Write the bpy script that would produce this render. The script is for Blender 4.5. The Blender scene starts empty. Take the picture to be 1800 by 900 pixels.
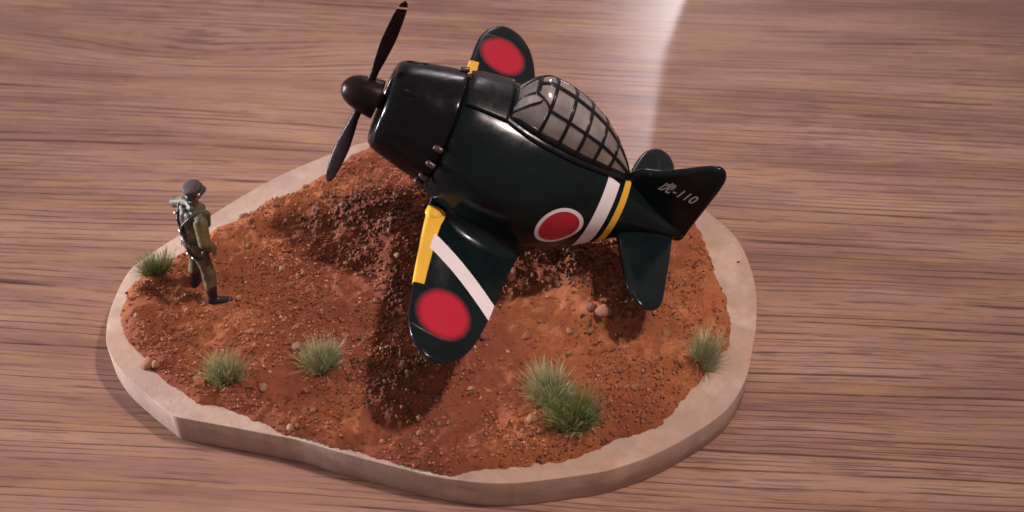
import bpy, bmesh, math, random
import numpy as np
from mathutils import Matrix, Vector

# ------------------------------------------------------------------ units: all numbers are centimetres, stored as metres
S = 0.01
R = math.radians
scene = bpy.context.scene
col = scene.collection
random.seed(7)
rng = np.random.default_rng(11)

# ------------------------------------------------------------------ camera
PITCH = R(47)
cam_d = bpy.data.cameras.new('camera')
cam_d.sensor_width = 36.0
cam_d.lens = 48.0
cam_d.clip_start = 0.01
cam_d.clip_end = 20
cam_d.dof.use_dof = True
cam_d.dof.focus_distance = 0.285
cam_d.dof.aperture_fstop = 22
cam = bpy.data.objects.new('camera', cam_d)
col.objects.link(cam)
cam.location = Vector((0, -30 * math.cos(PITCH), 1.0 + 30 * math.sin(PITCH))) * S
cam.rotation_euler = (R(90) - PITCH, 0, 0)
scene.camera = cam

# ------------------------------------------------------------------ room light
world = bpy.data.worlds.new('World')
scene.world = world
world.use_nodes = True
bg = world.node_tree.nodes['Background']
bg.inputs[0].default_value = (0.83, 0.67, 0.655, 1)
bg.inputs[1].default_value = 0.43


def area_lamp(name, loc, target, size, power, color, size_y=None):
    d = bpy.data.lights.new(name, 'AREA')
    d.energy = power
    d.color = color
    if size_y:
        d.shape = 'RECTANGLE'
        d.size = size * S
        d.size_y = size_y * S
    else:
        d.shape = 'DISK'
        d.size = size * S
    o = bpy.data.objects.new(name, d)
    col.objects.link(o)
    o.location = Vector(loc) * S
    v = (Vector(target) - Vector(loc))
    o.rotation_euler = v.to_track_quat('-Z', 'Y').to_euler()
    return o


lamp = area_lamp('ceiling_lamp', (29, -3, 72), (-1.0, -1.0, 0), 5.5, 0.15, (1.0, 0.82, 0.765))
lamp.data.spread = R(32)       # narrow spread, added to darken the table towards its edges
area_lamp('side_lamp', (-110, 24, 16), (0, 0, 0), 14, 28.0, (0.93, 0.92, 1.0))


def glare_lamp(name, cx, z, w, h, tilt, power, low, high):
    """strip lamp added behind the table for its glare: brightest at its right edge, fading to the left and upwards"""
    o = area_lamp(name, (cx, 112, z), (cx, 0, z), w, power, (1.0, 0.91, 0.94), h)
    o.rotation_euler.rotate_axis('Z', R(tilt))
    o.data.use_nodes = True
    nt = o.data.node_tree
    em = nt.nodes['Emission']
    geo = nt.nodes.new('ShaderNodeNewGeometry')
    sep = nt.nodes.new('ShaderNodeSeparateXYZ')
    nt.links.new(geo.outputs['Parametric'], sep.inputs[0])

    def mth(op, a_, b_):
        nd = nt.nodes.new('ShaderNodeMath'); nd.operation = op
        for sock, v in zip(nd.inputs, (a_, b_)):
            if hasattr(v, 'links'): nt.links.new(v, sock)
            else: sock.default_value = v
        return nd.outputs[0]
    across = mth('POWER', mth('SUBTRACT', 1.0, sep.outputs[0]), 2.2)
    along = mth('ADD', mth('MULTIPLY', sep.outputs[1], high - low), low)
    nt.links.new(mth('MULTIPLY', across, along), em.inputs['Strength'])


glare_lamp('glare_lower', 15.8, 60, 15, 44, -12, 3.9, 2.4, 0.6)  # two added strips, tilted so the reflected glare edge curves
glare_lamp('glare_upper', 10.6, 97, 15, 30, -2, 2.75, 0.6, 0.08)

scene.view_settings.view_transform = 'Standard'
scene.view_settings.look = 'None'
scene.view_settings.gamma = 1
scene.view_settings.use_curve_mapping = False
scene.view_settings.exposure = 0.0


# ------------------------------------------------------------------ helpers: objects
def tag(o, label=None, cat=None, group=None, kind=None):
    if label: o['label'] = label
    if cat: o['category'] = cat
    if group: o['group'] = group
    if kind: o['kind'] = kind
    return o


def empty(name, mat):
    o = bpy.data.objects.new(name, None)
    o.empty_display_size = 0.01
    col.objects.link(o)
    o.matrix_world = mat
    return o


def link_mesh(name, me, material, parent=None, smooth=True):
    if material is not None:
        me.materials.clear()
        me.materials.append(material)
    if smooth:
        me.polygons.foreach_set('use_smooth', [True] * len(me.polygons))
    o = bpy.data.objects.new(name, me)
    col.objects.link(o)
    if parent is not None:
        o.parent = parent
    return o


def mesh_of(name, verts, faces, fix=True):
    me = bpy.data.meshes.new(name)
    me.from_pydata([tuple(float(c) * S for c in v) for v in verts], [], faces)
    if fix:
        bm = bmesh.new()
        bm.from_mesh(me)
        bmesh.ops.remove_doubles(bm, verts=bm.verts, dist=1e-7)
        bmesh.ops.recalc_face_normals(bm, faces=bm.faces)
        bm.to_mesh(me)
        bm.free()
    me.update()
    return me


def build(name, verts, faces, material, parent=None, smooth=True, fix=True):
    return link_mesh(name, mesh_of(name, verts, faces, fix), material, parent, smooth)


def grid_faces(n, m, close_m=False):
    f = []
    for i in range(n - 1):
        for j in range(m if close_m else m - 1):
            j2 = (j + 1) % m
            f.append((i * m + j, i * m + j2, (i + 1) * m + j2, (i + 1) * m + j))
    return f


def loft(rings, cap=True):
    """rings: list of equal-length closed rings -> verts, faces"""
    n, m = len(rings), len(rings[0])
    v = [p for r in rings for p in r]
    f = grid_faces(n, m, True)
    if cap:
        f.append(tuple(range(m))[::-1])
        f.append(tuple(range((n - 1) * m, n * m)))
    return v, f


def interp(x, xs, ys):
    """smooth (pchip-like) interpolation"""
    xs = np.asarray(xs, float); ys = np.asarray(ys, float)
    d = np.diff(ys) / np.diff(xs)
    mm = np.zeros_like(ys)
    for i in range(1, len(xs) - 1):
        if d[i - 1] * d[i] > 0:
            mm[i] = 2 * d[i - 1] * d[i] / (d[i - 1] + d[i])
    mm[0], mm[-1] = d[0], d[-1]
    x = np.clip(x, xs[0], xs[-1])
    i = np.clip(np.searchsorted(xs, x) - 1, 0, len(xs) - 2)
    h = xs[i + 1] - xs[i]
    s = (x - xs[i]) / h
    return ((1 + 2 * s) * (1 - s) ** 2 * ys[i] + s * (1 - s) ** 2 * h * mm[i]
            + s * s * (3 - 2 * s) * ys[i + 1] + s * s * (s - 1) * h * mm[i + 1])


def catmull(pts, k=8):
    out = []
    n = len(pts)
    for i in range(n):
        p0, p1, p2, p3 = (np.array(pts[(i + j) % n], float) for j in (-1, 0, 1, 2))
        for q in range(k):
            t = q / k
            out.append(0.5 * ((2 * p1) + (-p0 + p2) * t + (2 * p0 - 5 * p1 + 4 * p2 - p3) * t * t
                              + (-p0 + 3 * p1 - 3 * p2 + p3) * t ** 3))
    return out


def vnoise(x, y, seed=0):
    xi = np.floor(x).astype(np.int64); yi = np.floor(y).astype(np.int64)
    xf = x - xi; yf = y - yi

    def h(a, b):
        n = (a * 374761393 + b * 668265263 + seed * 1442695041) & 0x7fffffff
        n = ((n ^ (n >> 13)) * 1274126177) & 0x7fffffff
        return ((n ^ (n >> 16)) & 0xffff) / 65535.0
    u = xf * xf * (3 - 2 * xf); v = yf * yf * (3 - 2 * yf)
    return (h(xi, yi) * (1 - u) + h(xi + 1, yi) * u) * (1 - v) + (h(xi, yi + 1) * (1 - u) + h(xi + 1, yi + 1) * u) * v


def fbm(x, y, f, octv, seed=0):
    a, s, t = 1.0, 0.0, 0.0
    for o in range(octv):
        s = s + a * vnoise(x * f, y * f, seed + o * 17)
        t += a; a *= 0.5; f *= 2.03
    return s / t - 0.5


# ------------------------------------------------------------------ helpers: materials
class NT:
    def __init__(self, name):
        self.m = bpy.data.materials.new(name)
        self.m.use_nodes = True
        self.t = self.m.node_tree
        self.b = self.t.nodes['Principled BSDF']
        self.co = self.t.nodes.new('ShaderNodeTexCoord')

    def n(self, kind, **kw):
        nd = self.t.nodes.new('ShaderNode' + kind)
        for k, v in kw.items():
            setattr(nd, k, v)
        return nd

    def ln(self, a, b):
        self.t.links.new(a, b)

    def val(self, sock, v):
        if hasattr(v, 'is_linked') or hasattr(v, 'links'):
            self.ln(v, sock)
        else:
            sock.default_value = v

    def math(self, op, a, b=0.0, clamp=False):
        nd = self.n('Math', operation=op, use_clamp=clamp)
        self.val(nd.inputs[0], a); self.val(nd.inputs[1], b)
        return nd.outputs[0]

    def noise(self, scale, vec=None, detail=4, rough=0.55, mapping=None):
        """scale in cycles per cm, mapping = per-axis factor"""
        vec = vec or self.co.outputs['Object']
        mp = self.n('Mapping')
        sc = mapping or (1, 1, 1)
        mp.inputs['Scale'].default_value = tuple(100.0 * scale * s for s in sc)
        self.ln(vec, mp.inputs['Vector'])
        nd = self.n('TexNoise')
        nd.inputs['Scale'].default_value = 1.0
        nd.inputs['Detail'].default_value = detail
        nd.inputs['Roughness'].default_value = rough
        self.ln(mp.outputs[0], nd.inputs['Vector'])
        return nd.outputs['Fac']

    def ramp(self, fac, stops):
        nd = self.n('ValToRGB')
        cr = nd.color_ramp
        while len(cr.elements) < len(stops):
            cr.elements.new(0.5)
        for e, (p, c) in zip(cr.elements, stops):
            e.position = p
            e.color = (c, c, c, 1) if not hasattr(c, '__len__') else (*c, 1)
        self.ln(fac, nd.inputs[0])
        return nd.outputs[0]

    def mix(self, fac, a, b, mode='MIX'):
        nd = self.n('MixRGB', blend_type=mode)
        self.val(nd.inputs[0], fac)
        for s, v in ((nd.inputs[1], a), (nd.inputs[2], b)):
            if hasattr(v, '__len__') and not hasattr(v, 'links'):
                s.default_value = (*v, 1)
            else:
                self.ln(v, s)
        return nd.outputs[0]

    def bump(self, h, strength, dist_cm):
        nd = self.n('Bump')
        nd.inputs['Strength'].default_value = strength
        nd.inputs['Distance'].default_value = dist_cm * S
        self.ln(h, nd.inputs['Height'])
        self.ln(nd.outputs[0], self.b.inputs['Normal'])

    def set(self, **kw):
        for k, v in kw.items():
            s = self.b.inputs[k.replace('_', ' ')]
            if hasattr(v, 'links'):
                self.ln(v, s)
            elif hasattr(v, '__len__') and len(v) == 3:
                s.default_value = (*v, 1)
            else:
                s.default_value = v
        return self.m


def paint(name, colr, rough=0.35, var=0.25, scale=2.0, spec=0.5, coat=0.0, bump=0.15, metal=0.0, bd=0.01):
    q = NT(name)
    n1 = q.noise(scale, detail=5)
    dark = tuple(c * (1 - var) for c in colr); light = tuple(min(1, c * (1 + var)) for c in colr)
    c = q.ramp(n1, [(0.3, dark), (0.7, light)])
    n2 = q.noise(scale * 3.1, detail=6)
    r = q.ramp(n2, [(0.3, max(0.02, rough - 0.10)), (0.75, rough + 0.12)])
    if bump:
        q.bump(q.noise(scale * (6 if bd < 0.02 else 1.6), detail=4), bump, bd)
    q.set(Base_Color=c, Roughness=r, Metallic=metal)
    q.b.inputs['Specular IOR Level'].default_value = spec
    q.b.inputs['Coat Weight'].default_value = coat
    q.b.inputs['Coat Roughness'].default_value = 0.15
    return q.m


def model_paint(name, colr, rough=0.3):
    """hand-brushed gloss paint with sparse chips"""
    q = NT(name)
    n1 = q.noise(1.3, detail=5)
    c = q.ramp(n1, [(0.3, tuple(v * 0.7 for v in colr)), (0.7, tuple(v * 1.5 for v in colr))])
    g = q.n('NewGeometry')
    edge = q.ramp(g.outputs['Pointiness'], [(0.515, 0.0), (0.56, 1.0)])
    ch = q.ramp(q.noise(4.0, detail=7, rough=0.75), [(0.60, 0.0), (0.66, 1.0)])
    spk = q.ramp(q.noise(9.0, detail=2), [(0.80, 0.0), (0.83, 1.0)])
    fac = q.math('MAXIMUM', q.math('MULTIPLY', edge, ch), spk)
    fac = q.math('MULTIPLY', fac, 0.6)
    c2 = q.mix(fac, c, (0.30, 0.27, 0.26))
    r = q.ramp(q.noise(3.0, detail=7, rough=0.65), [(0.3, rough - 0.08), (0.75, rough + 0.14)])
    q.bump(q.noise(5.0, detail=3), 0.16, 0.010)
    q.b.inputs['Specular IOR Level'].default_value = 0.18
    return q.set(Base_Color=c2, Roughness=r)


# ------------------------------------------------------------------ materials
def table_material():
    q = NT('oak laminate')
    mp = q.n('Mapping')
    mp.inputs['Scale'].default_value = (100, 100, 100)      # centimetres
    mp.inputs['Rotation'].default_value = (0, 0, R(4.0))
    q.ln(q.co.outputs['Object'], mp.inputs['Vector'])
    sx = q.n('SeparateXYZ'); q.ln(mp.outputs[0], sx.inputs[0])
    x, y = sx.outputs[0], sx.outputs[1]

    def comb(a, b, c=0.0):
        nd = q.n('CombineXYZ')
        q.val(nd.inputs[0], a); q.val(nd.inputs[1], b); q.val(nd.inputs[2], c)
        return nd.outputs[0]

    def nz(vec, detail=3, rough=0.5):
        nd = q.n('TexNoise'); nd.inputs['Scale'].default_value = 1.0
        nd.inputs['Detail'].default_value = detail; nd.inputs['Roughness'].default_value = rough
        q.ln(vec, nd.inputs['Vector']); return nd.outputs['Fac']

    M = q.math
    warp = nz(comb(M('MULTIPLY', x, 0.035), M('MULTIPLY', y, 0.16)), 1)
    wob = nz(comb(M('MULTIPLY', x, 0.22), M('MULTIPLY', y, 0.8), 4.0), 2)
    # cathedral figure of the veneer
    gx = M('DIVIDE', M('ADD', x, 8.6), 4.6); gy = M('DIVIDE', M('SUBTRACT', y, 7.5), 0.9)
    g = M('EXPONENT', M('MULTIPLY', M('ADD', M('MULTIPLY', gx, gx), M('MULTIPLY', gy, gy)), -1.0))
    v = M('ADD', y, M('MULTIPLY', warp, 1.2))
    v = M('ADD', v, M('MULTIPLY', wob, 0.16))
    v = M('ADD', v, M('MULTIPLY', g, 0.75))
    jit = nz(comb(M('MULTIPLY', x, 0.012), M('MULTIPLY', v, 0.75), 2.0), 3, 0.6)
    rv = M('ADD', M('MULTIPLY', v, 5.6), M('MULTIPLY', jit, 6.0))
    ring = M('FRACT', rv)
    brk = nz(comb(M('MULTIPLY', x, 0.28), M('MULTIPLY', v, 2.2), 5.0), 3, 0.6)
    dens = nz(comb(M('MULTIPLY', x, 0.07), M('MULTIPLY', y, 0.20), 12.0), 2)
    tone = nz(comb(M('MULTIPLY', x, 0.10), M('MULTIPLY', v, 0.9), 17.0), 4, 0.6)
    dash = nz(comb(M('MULTIPLY', x, 0.60), M('MULTIPLY', v, 15.0), 7.0), 3, 0.6)
    fine = nz(comb(M('MULTIPLY', x, 1.6), M('MULTIPLY', v, 26.0), 9.0), 3, 0.6)
    c = q.ramp(tone, [(0.26, (0.192, 0.098, 0.073)), (0.50, (0.300, 0.170, 0.125)), (0.74, (0.412, 0.258, 0.190))])
    gold = nz(comb(M('MULTIPLY', x, 0.30), M('MULTIPLY', v, 2.8), 21.0), 3, 0.6)
    c = q.mix(M('MULTIPLY', q.ramp(gold, [(0.50, 0.0), (0.66, 1.0)]), 0.55), c, (0.385, 0.222, 0.112))
    rose = nz(comb(M('MULTIPLY', x, 0.25), M('MULTIPLY', v, 2.0), 41.0), 3, 0.6)
    c = q.mix(M('MULTIPLY', q.ramp(rose, [(0.54, 0.0), (0.70, 1.0)]), 0.35), c, (0.205, 0.108, 0.108))
    # late wood: a dark thin line with a softer flank on one side
    flank = q.ramp(ring, [(0.0, 0.62), (0.42, 0.0), (0.90, 0.0), (1.0, 0.25)])
    line = q.ramp(ring, [(0.0, 1.0), (0.05, 1.0), (0.17, 0.0), (0.96, 0.0), (1.0, 1.0)])
    bm_ = q.ramp(M('ADD', brk, M('MULTIPLY', M('SUBTRACT', dens, 0.5), 0.3)), [(0.40, 0.10), (0.54, 1.0)])
    c = q.mix(M('MULTIPLY', M('MULTIPLY', flank, bm_), 0.38), c, (0.140, 0.070, 0.055))
    lf = M('MULTIPLY', line, bm_)
    c = q.mix(M('MULTIPLY', lf, 0.9), c, (0.058, 0.024, 0.026))
    pf = q.ramp(M('ADD', dash, M('MULTIPLY', M('SUBTRACT', dens, 0.5), 0.25)), [(0.565, 0.0), (0.615, 1.0)])
    c = q.mix(M('MULTIPLY', pf, 0.48), c, (0.085, 0.040, 0.040))
    ff = q.ramp(fine, [(0.54, 0.0), (0.66, 1.0)])
    c = q.mix(M('MULTIPLY', ff, 0.35), c, (0.15, 0.075, 0.055))
    smear = nz(comb(M('MULTIPLY', x, 0.22), M('MULTIPLY', y, 0.22), 31.0), 3, 0.6)
    r = q.ramp(smear, [(0.35, 0.38), (0.70, 0.50)])
    q.b.inputs['Coat Weight'].default_value = 0.55
    q.ln(q.ramp(smear, [(0.35, 0.025), (0.70, 0.06)]), q.b.inputs['Coat Roughness'])
    q.bump(M('SUBTRACT', 1.0, pf), 0.10, 0.006)
    q.b.inputs['Specular IOR Level'].default_value = 0.12
    return q.set(Base_Color=c, Roughness=r)


def plaque_material():
    q = NT('bare pale wood')
    n1 = q.noise(0.9, detail=6, rough=0.65)
    c = q.ramp(n1, [(0.3, (0.33, 0.225, 0.172)), (0.5, (0.40, 0.285, 0.222)), (0.72, (0.47, 0.355, 0.285))])
    n2 = q.noise(0.45, detail=5)
    c = q.mix(q.math('MULTIPLY', q.ramp(n2, [(0.50, 0.0), (0.62, 1.0)]), 0.6), c, (0.40, 0.215, 0.125))
    n5 = q.noise(0.7, detail=3, mapping=(1, 1, 3))
    c = q.mix(q.math('MULTIPLY', q.ramp(n5, [(0.52, 0.0), (0.60, 1.0)]), 0.45), c, (0.58, 0.44, 0.36))
    n3 = q.noise(9.0, detail=5, rough=0.7)
    c = q.mix(q.math('MULTIPLY', q.ramp(n3, [(0.45, 0.0), (0.75, 1.0)]), 0.35), c, (0.30, 0.18, 0.13))
    # saw marks run down the cut sides
    n4 = q.noise(1.2, detail=5, rough=0.65, mapping=(2.5, 2.5, 0.12))
    c = q.mix(q.math('MULTIPLY', q.ramp(n4, [(0.42, 0.0), (0.66, 1.0)]), 0.42), c, (0.29, 0.185, 0.145))
    q.bump(q.noise(14, detail=5), 0.35, 0.02)
    return q.set(Base_Color=c, Roughness=0.72)


def soil_material(name='red earth'):
    q = NT(name)
    n1 = q.noise(0.35, detail=6, rough=0.6)
    c = q.ramp(n1, [(0.30, (0.175, 0.049, 0.031)), (0.46, (0.250, 0.072, 0.039)), (0.68, (0.39, 0.136, 0.053))])
    n2 = q.noise(3.2, detail=7, rough=0.7)
    c = q.mix(q.math('MULTIPLY', q.ramp(n2, [(0.38, 0.0), (0.70, 1.0)]), 0.6), c, (0.17, 0.056, 0.030))
    n3 = q.noise(14.0, detail=4, rough=0.7)
    c = q.mix(q.math('MULTIPLY', q.ramp(n3, [(0.58, 0.0), (0.72, 1.0)]), 0.35), c, (0.40, 0.17, 0.08))
    q.bump(q.noise(11.0, detail=9, rough=0.8), 0.8, 0.05)
    q.b.inputs['Specular IOR Level'].default_value = 0.12
    return q.set(Base_Color=c, Roughness=0.9)


def grain_material(name, stops):
    q = NT(name)
    g = q.n('NewGeometry')
    c = q.ramp(g.outputs['Random Per Island'], stops)
    q.bump(q.noise(20.0, detail=4), 0.5, 0.02)
    q.b.inputs['Specular IOR Level'].default_value = 0.2
    return q.set(Base_Color=c, Roughness=0.8)


def pebble_material():
    q = NT('pebble stone')
    oi = q.n('ObjectInfo')
    c = q.ramp(oi.outputs['Random'], [(0.0, (0.21, 0.068, 0.040)), (0.45, (0.30, 0.105, 0.052)), (0.8, (0.38, 0.17, 0.085)), (1.0, (0.42, 0.24, 0.16))])
    n3 = q.noise(9.0, detail=5, rough=0.7)
    c = q.mix(q.math('MULTIPLY', q.ramp(n3, [(0.4, 0.0), (0.7, 1.0)]), 0.5), c, (0.17, 0.055, 0.033))
    q.bump(q.noise(16.0, detail=6), 0.7, 0.04)
    return q.set(Base_Color=c, Roughness=0.75)


def grass_material(name, a, b, d):
    q = NT(name)
    g = q.n('NewGeometry')
    c = q.ramp(g.outputs['Random Per Island'], [(0.0, a), (0.55, b), (1.0, d)])
    q.b.inputs['Subsurface Weight'].default_value = 0.0
    return q.set(Base_Color=c, Roughness=0.55)


M_TABLE = table_material()
M_PLAQUE = plaque_material()
M_SOIL = soil_material()
M_GRAIN = grain_material('loose earth grains', [(0.0, (0.12, 0.038, 0.023)), (0.4, (0.22, 0.066, 0.035)), (0.85, (0.33, 0.110, 0.048)), (0.985, (0.40, 0.18, 0.09)), (1.0, (0.50, 0.36, 0.28))])
M_CLOD = grain_material('coarse brown earth', [(0.0, (0.070, 0.034, 0.018)), (0.5, (0.130, 0.060, 0.030)), (0.9, (0.20, 0.090, 0.042)), (1.0, (0.28, 0.14, 0.07))])
M_PEBBLE = pebble_material()
M_GREEN = model_paint('dark green gloss', (0.0038, 0.0070, 0.0076), 0.19)
M_BLACK = model_paint('black gloss', (0.0032, 0.0034, 0.0048), 0.18)
M_FRAME = paint('black canopy frame', (0.0045, 0.0045, 0.006), 0.30, 0.2, spec=0.25, bump=0.05)
M_BROWN = paint('dark brown propeller', (0.0125, 0.0068, 0.0068), 0.32, 0.3, spec=0.10)
M_WHITE = paint('white stripe', (0.66, 0.60, 0.60), 0.42, 0.05)
M_YELLOW = paint('yellow stripe', (0.66, 0.375, 0.040), 0.46, 0.08, spec=0.25)
M_SEAM_GLINT = paint('scuffed seam glint', (0.10, 0.098, 0.10), 0.3, 0.8, 9)  # grey that stands in for the highlight on the worn tip seams
M_CREAM = paint('pale stripe', (0.60, 0.40, 0.22), 0.4, 0.1)
M_RED = paint('red disc', (0.36, 0.010, 0.022), 0.34, 0.12)
M_DARK = paint('dark opening', (0.004, 0.004, 0.004), 0.6, 0.2)
M_TYRE = paint('tyre rubber', (0.012, 0.011, 0.011), 0.7, 0.2)
M_EXH = paint('exhaust metal', (0.075, 0.042, 0.036), 0.34, 0.4, 8, metal=0.5)
M_LETTER = paint('grey lettering', (0.50, 0.46, 0.46), 0.5, 0.2, 6)


def pane_material():
    q = NT('smoked grey canopy glazing')
    n1 = q.noise(2.2, detail=5)
    c = q.ramp(n1, [(0.3, (0.19, 0.166, 0.151)), (0.7, (0.37, 0.33, 0.304))])
    oi = q.n('ObjectInfo')
    c = q.mix(1.0, c, q.ramp(oi.outputs['Random'], [(0.0, 0.6), (1.0, 1.25)]), 'MULTIPLY')
    r = q.ramp(q.noise(4.0, detail=6), [(0.3, 0.10), (0.75, 0.26)])
    q.bump(q.noise(4.0, detail=2), 0.25, 0.015)
    q.b.inputs['Coat Weight'].default_value = 0.8
    q.b.inputs['Coat Roughness'].default_value = 0.06
    q.b.inputs['Metallic'].default_value = 0.45
    return q.set(Base_Color=c, Roughness=r)


M_PANE = pane_material()


def soft_roundel_material():
    """airbrushed red disc: the paint thins into the green at its rim"""
    q = NT('airbrushed red disc')
    ln = q.n('VectorMath', operation='LENGTH')
    q.ln(q.co.outputs['Object'], ln.inputs[0])
    d = q.math('MULTIPLY', ln.outputs['Value'], 100.0)
    d = q.math('ADD', d, q.math('MULTIPLY', q.math('SUBTRACT', q.noise(9, detail=3), 0.5), 0.05))
    f = q.ramp(d, [(0.44, 0.0), (0.59, 1.0)])
    c = q.mix(f, (0.40, 0.012, 0.030), (0.0045, 0.0080, 0.0090))
    q.b.inputs['Specular IOR Level'].default_value = 0.3
    r = q.ramp(q.noise(3.0, detail=6), [(0.3, 0.24), (0.75, 0.36)])
    return q.set(Base_Color=c, Roughness=r)


M_SOFTRED = soft_roundel_material()

# ------------------------------------------------------------------ the table
tv = [(-75, -40, -2.5), (75, -40, -2.5), (75, 45, -2.5), (-75, 45, -2.5), (-75, -40, 0), (75, -40, 0), (75, 45, 0), (-75, 45, 0)]
tf = [(0, 3, 2, 1), (4, 5, 6, 7), (0, 1, 5, 4), (1, 2, 6, 5), (2, 3, 7, 6), (3, 0, 4, 7)]
table = build('table_top', tv, tf, M_TABLE, smooth=False)
tag(table, 'wood grained table top under the diorama', kind='structure')

# ------------------------------------------------------------------ the plaque and its ground
PLAQUE = [(-8.5, -2.26), (-8.59, -1.63), (-8.55, -0.91), (-8.38, -0.21), (-8.02, 0.26), (-7.43, 0.89), (-6.76, 1.56), (-6.07, 2.24), (-5.35, 2.84), (-4.78, 3.23), (-4.08, 3.66), (-3.42, 3.97), (-2.48, 4.21), (-1.38, 4.34), (0.0, 4.29), (1.37, 3.97), (2.7, 3.23), (3.71, 2.4), (4.43, 1.61), (5.05, 0.71), (5.28, -0.49), (5.2, -1.63), (4.96, -2.68), (4.74, -3.34), (4.32, -4.01), (3.71, -4.53), (2.81, -5.1), (1.96, -5.45), (1.42, -5.58), (0.3, -5.75), (-0.33, -5.78), (-0.95, -5.72), (-1.57, -5.6), (-2.2, -5.42), (-3.34, -5.07), (-4.03, -4.83), (-4.31, -4.74), (-4.95, -4.6), (-5.6, -4.45), (-6.35, -4.29), (-6.64, -4.225), (-6.77, -4.18), (-6.87, -4.10), (-7.16, -3.86), (-7.52, -3.55), (-7.98, -3.11), (-8.32, -2.65)]
SOIL = [(-8.29, -1.68), (-8.31, -1.03), (-8.19, -0.62), (-7.78, -0.2), (-7.25, 0.33), (-6.67, 0.98), (-6.2, 1.34), (-5.25, 2.08), (-4.52, 2.65), (-4.03, 3.11), (-3.4, 3.71), (-2.45, 3.83), (-1.37, 3.91), (0.0, 3.83), (1.35, 3.47), (2.53, 2.69), (3.4, 1.93), (4.1, 1.29), (4.36, 0.31), (4.51, -0.7), (4.58, -1.52), (4.47, -2.3), (4.07, -2.9), (3.65, -3.42), (3.38, -3.85), (2.82, -4.41), (2.13, -4.73), (1.56, -5.06), (0.55, -5.32), (-0.55, -5.47), (-1.1, -5.58), (-1.76, -5.5), (-2.32, -5.32), (-2.88, -5.14), (-3.45, -4.98), (-3.96, -4.8), (-4.25, -4.7), (-4.72, -4.5), (-5.21, -4.28), (-5.71, -3.99), (-6.36, -3.85), (-6.95, -3.38), (-7.59, -2.76), (-8.04, -2.25)]
TOP = 0.8

base = empty('diorama_base', Matrix.Translation((0, 0, 0)))
tag(base, 'rounded pale wooden display plaque covered with rough red earth', 'display base')

out = catmull(PLAQUE, 5)
ctr = np.mean(out, axis=0)
nP = len(out)


def ring_offset(pts, d):
    res = []
    n = len(pts)
    for i in range(n):
        t = pts[(i + 1) % n] - pts[i - 1]
        nrm = np.array([t[1], -t[0]]) / (np.linalg.norm(t) + 1e-9)
        if np.dot(nrm, pts[i] - ctr) < 0:
            nrm = -nrm
        res.append(pts[i] - nrm * d)
    return res


rings = []
for d, z in ((0.03, 0.0), (0.0, 0.03), (0.0, 0.4), (0.0, TOP - 0.012), (0.004, TOP - 0.004), (0.014, TOP)):
    rings.append([(p[0], p[1], z) for p in ring_offset(out, d)])
v, f = loft(rings)
pl = build('wooden_plaque', v, f, M_PLAQUE, base)
m = pl.modifiers.new('split', 'EDGE_SPLIT'); m.split_angle = R(50)

soil_poly = np.array(catmull(SOIL, 4))


def sdist(px, py, poly):
    """signed distance, positive inside"""
    best = np.full(px.shape, 1e9)
    inside = np.zeros(px.shape, bool)
    n = len(poly)
    for i in range(n):
        a, b = poly[i], poly[(i + 1) % n]
        e = b - a
        wx, wy = px - a[0], py - a[1]
        t = np.clip((wx * e[0] + wy * e[1]) / (e @ e + 1e-12), 0, 1)
        best = np.minimum(best, np.hypot(wx - e[0] * t, wy - e[1] * t))
        c = ((a[1] > py) != (b[1] > py)) & (px < (b[0] - a[0]) * (py - a[1]) / (b[1] - a[1] + 1e-12) + a[0])
        inside ^= c
    return np.where(inside, best, -best)


MOUNDS = [(-3.1, 1.3, 1.1, 0.9, 0.26), (-2.3, 0.3, 0.8, 0.7, 0.26), (-2.4, -3.7, 0.8, 0.5, 0.16), (0.6, -0.05, 0.75, 0.40, 0.42), (1.4, -0.5, 0.6, 0.5, 0.26),
          (1.95, -1.75, 0.42, 0.32, 0.34), (1.5, -1.2, 0.5, 0.4, 0.18), (-7.35, -2.85, 0.3, 0.2, 0.14), (0.3, -4.5, 0.35, 0.25, 0.14),
          (-2.5, -0.9, 0.5, 0.6, 0.16), (2.9, 0.8, 1.0, 0.8, 0.2), (-6.0, 1.0, 0.5, 0.3, 0.14), (-1.0, 2.4, 1.5, 0.8, 0.3),
          (3.6, -2.7, 0.4, 0.35, 0.10), (-4.7, -0.6, 0.9, 0.7, -0.06), (0.3, -1.7, 0.8, 0.5, -0.06)]


def soil_height(x, y):
    d = sdist(x, y, soil_poly) + fbm(x, y, 1.6, 4, 5) * 0.22 + fbm(x, y, 7.0, 2, 8) * 0.07
    s = np.clip((d + 0.03) / 0.40, -0.25, 1)
    h = TOP + 0.20 * (1 - (1 - s) * np.abs(1 - s)) - 0.004
    k = np.clip(d / 0.7, 0, 1)
    for mx, my, sx, sy, a in MOUNDS:
        g = np.exp(-((x - mx) / sx) ** 2 - ((y - my) / sy) ** 2)
        h = h + a * g * (1 + 0.9 * fbm(x, y, 3.0, 3, 21)) * k
    rough = 0.06 + 0.05 * np.clip(fbm(x, y, 0.5, 2, 40) * 2 + 0.5, 0, 1)
    h = h + k * (fbm(x, y, 0.9, 4, 2) * 0.16) + np.clip(d / 0.25, 0, 1) * (fbm(x, y, 3.0, 4, 3) * rough * 2.1 + fbm(x, y, 10, 3, 9) * 0.085)
    return h, d


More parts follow.
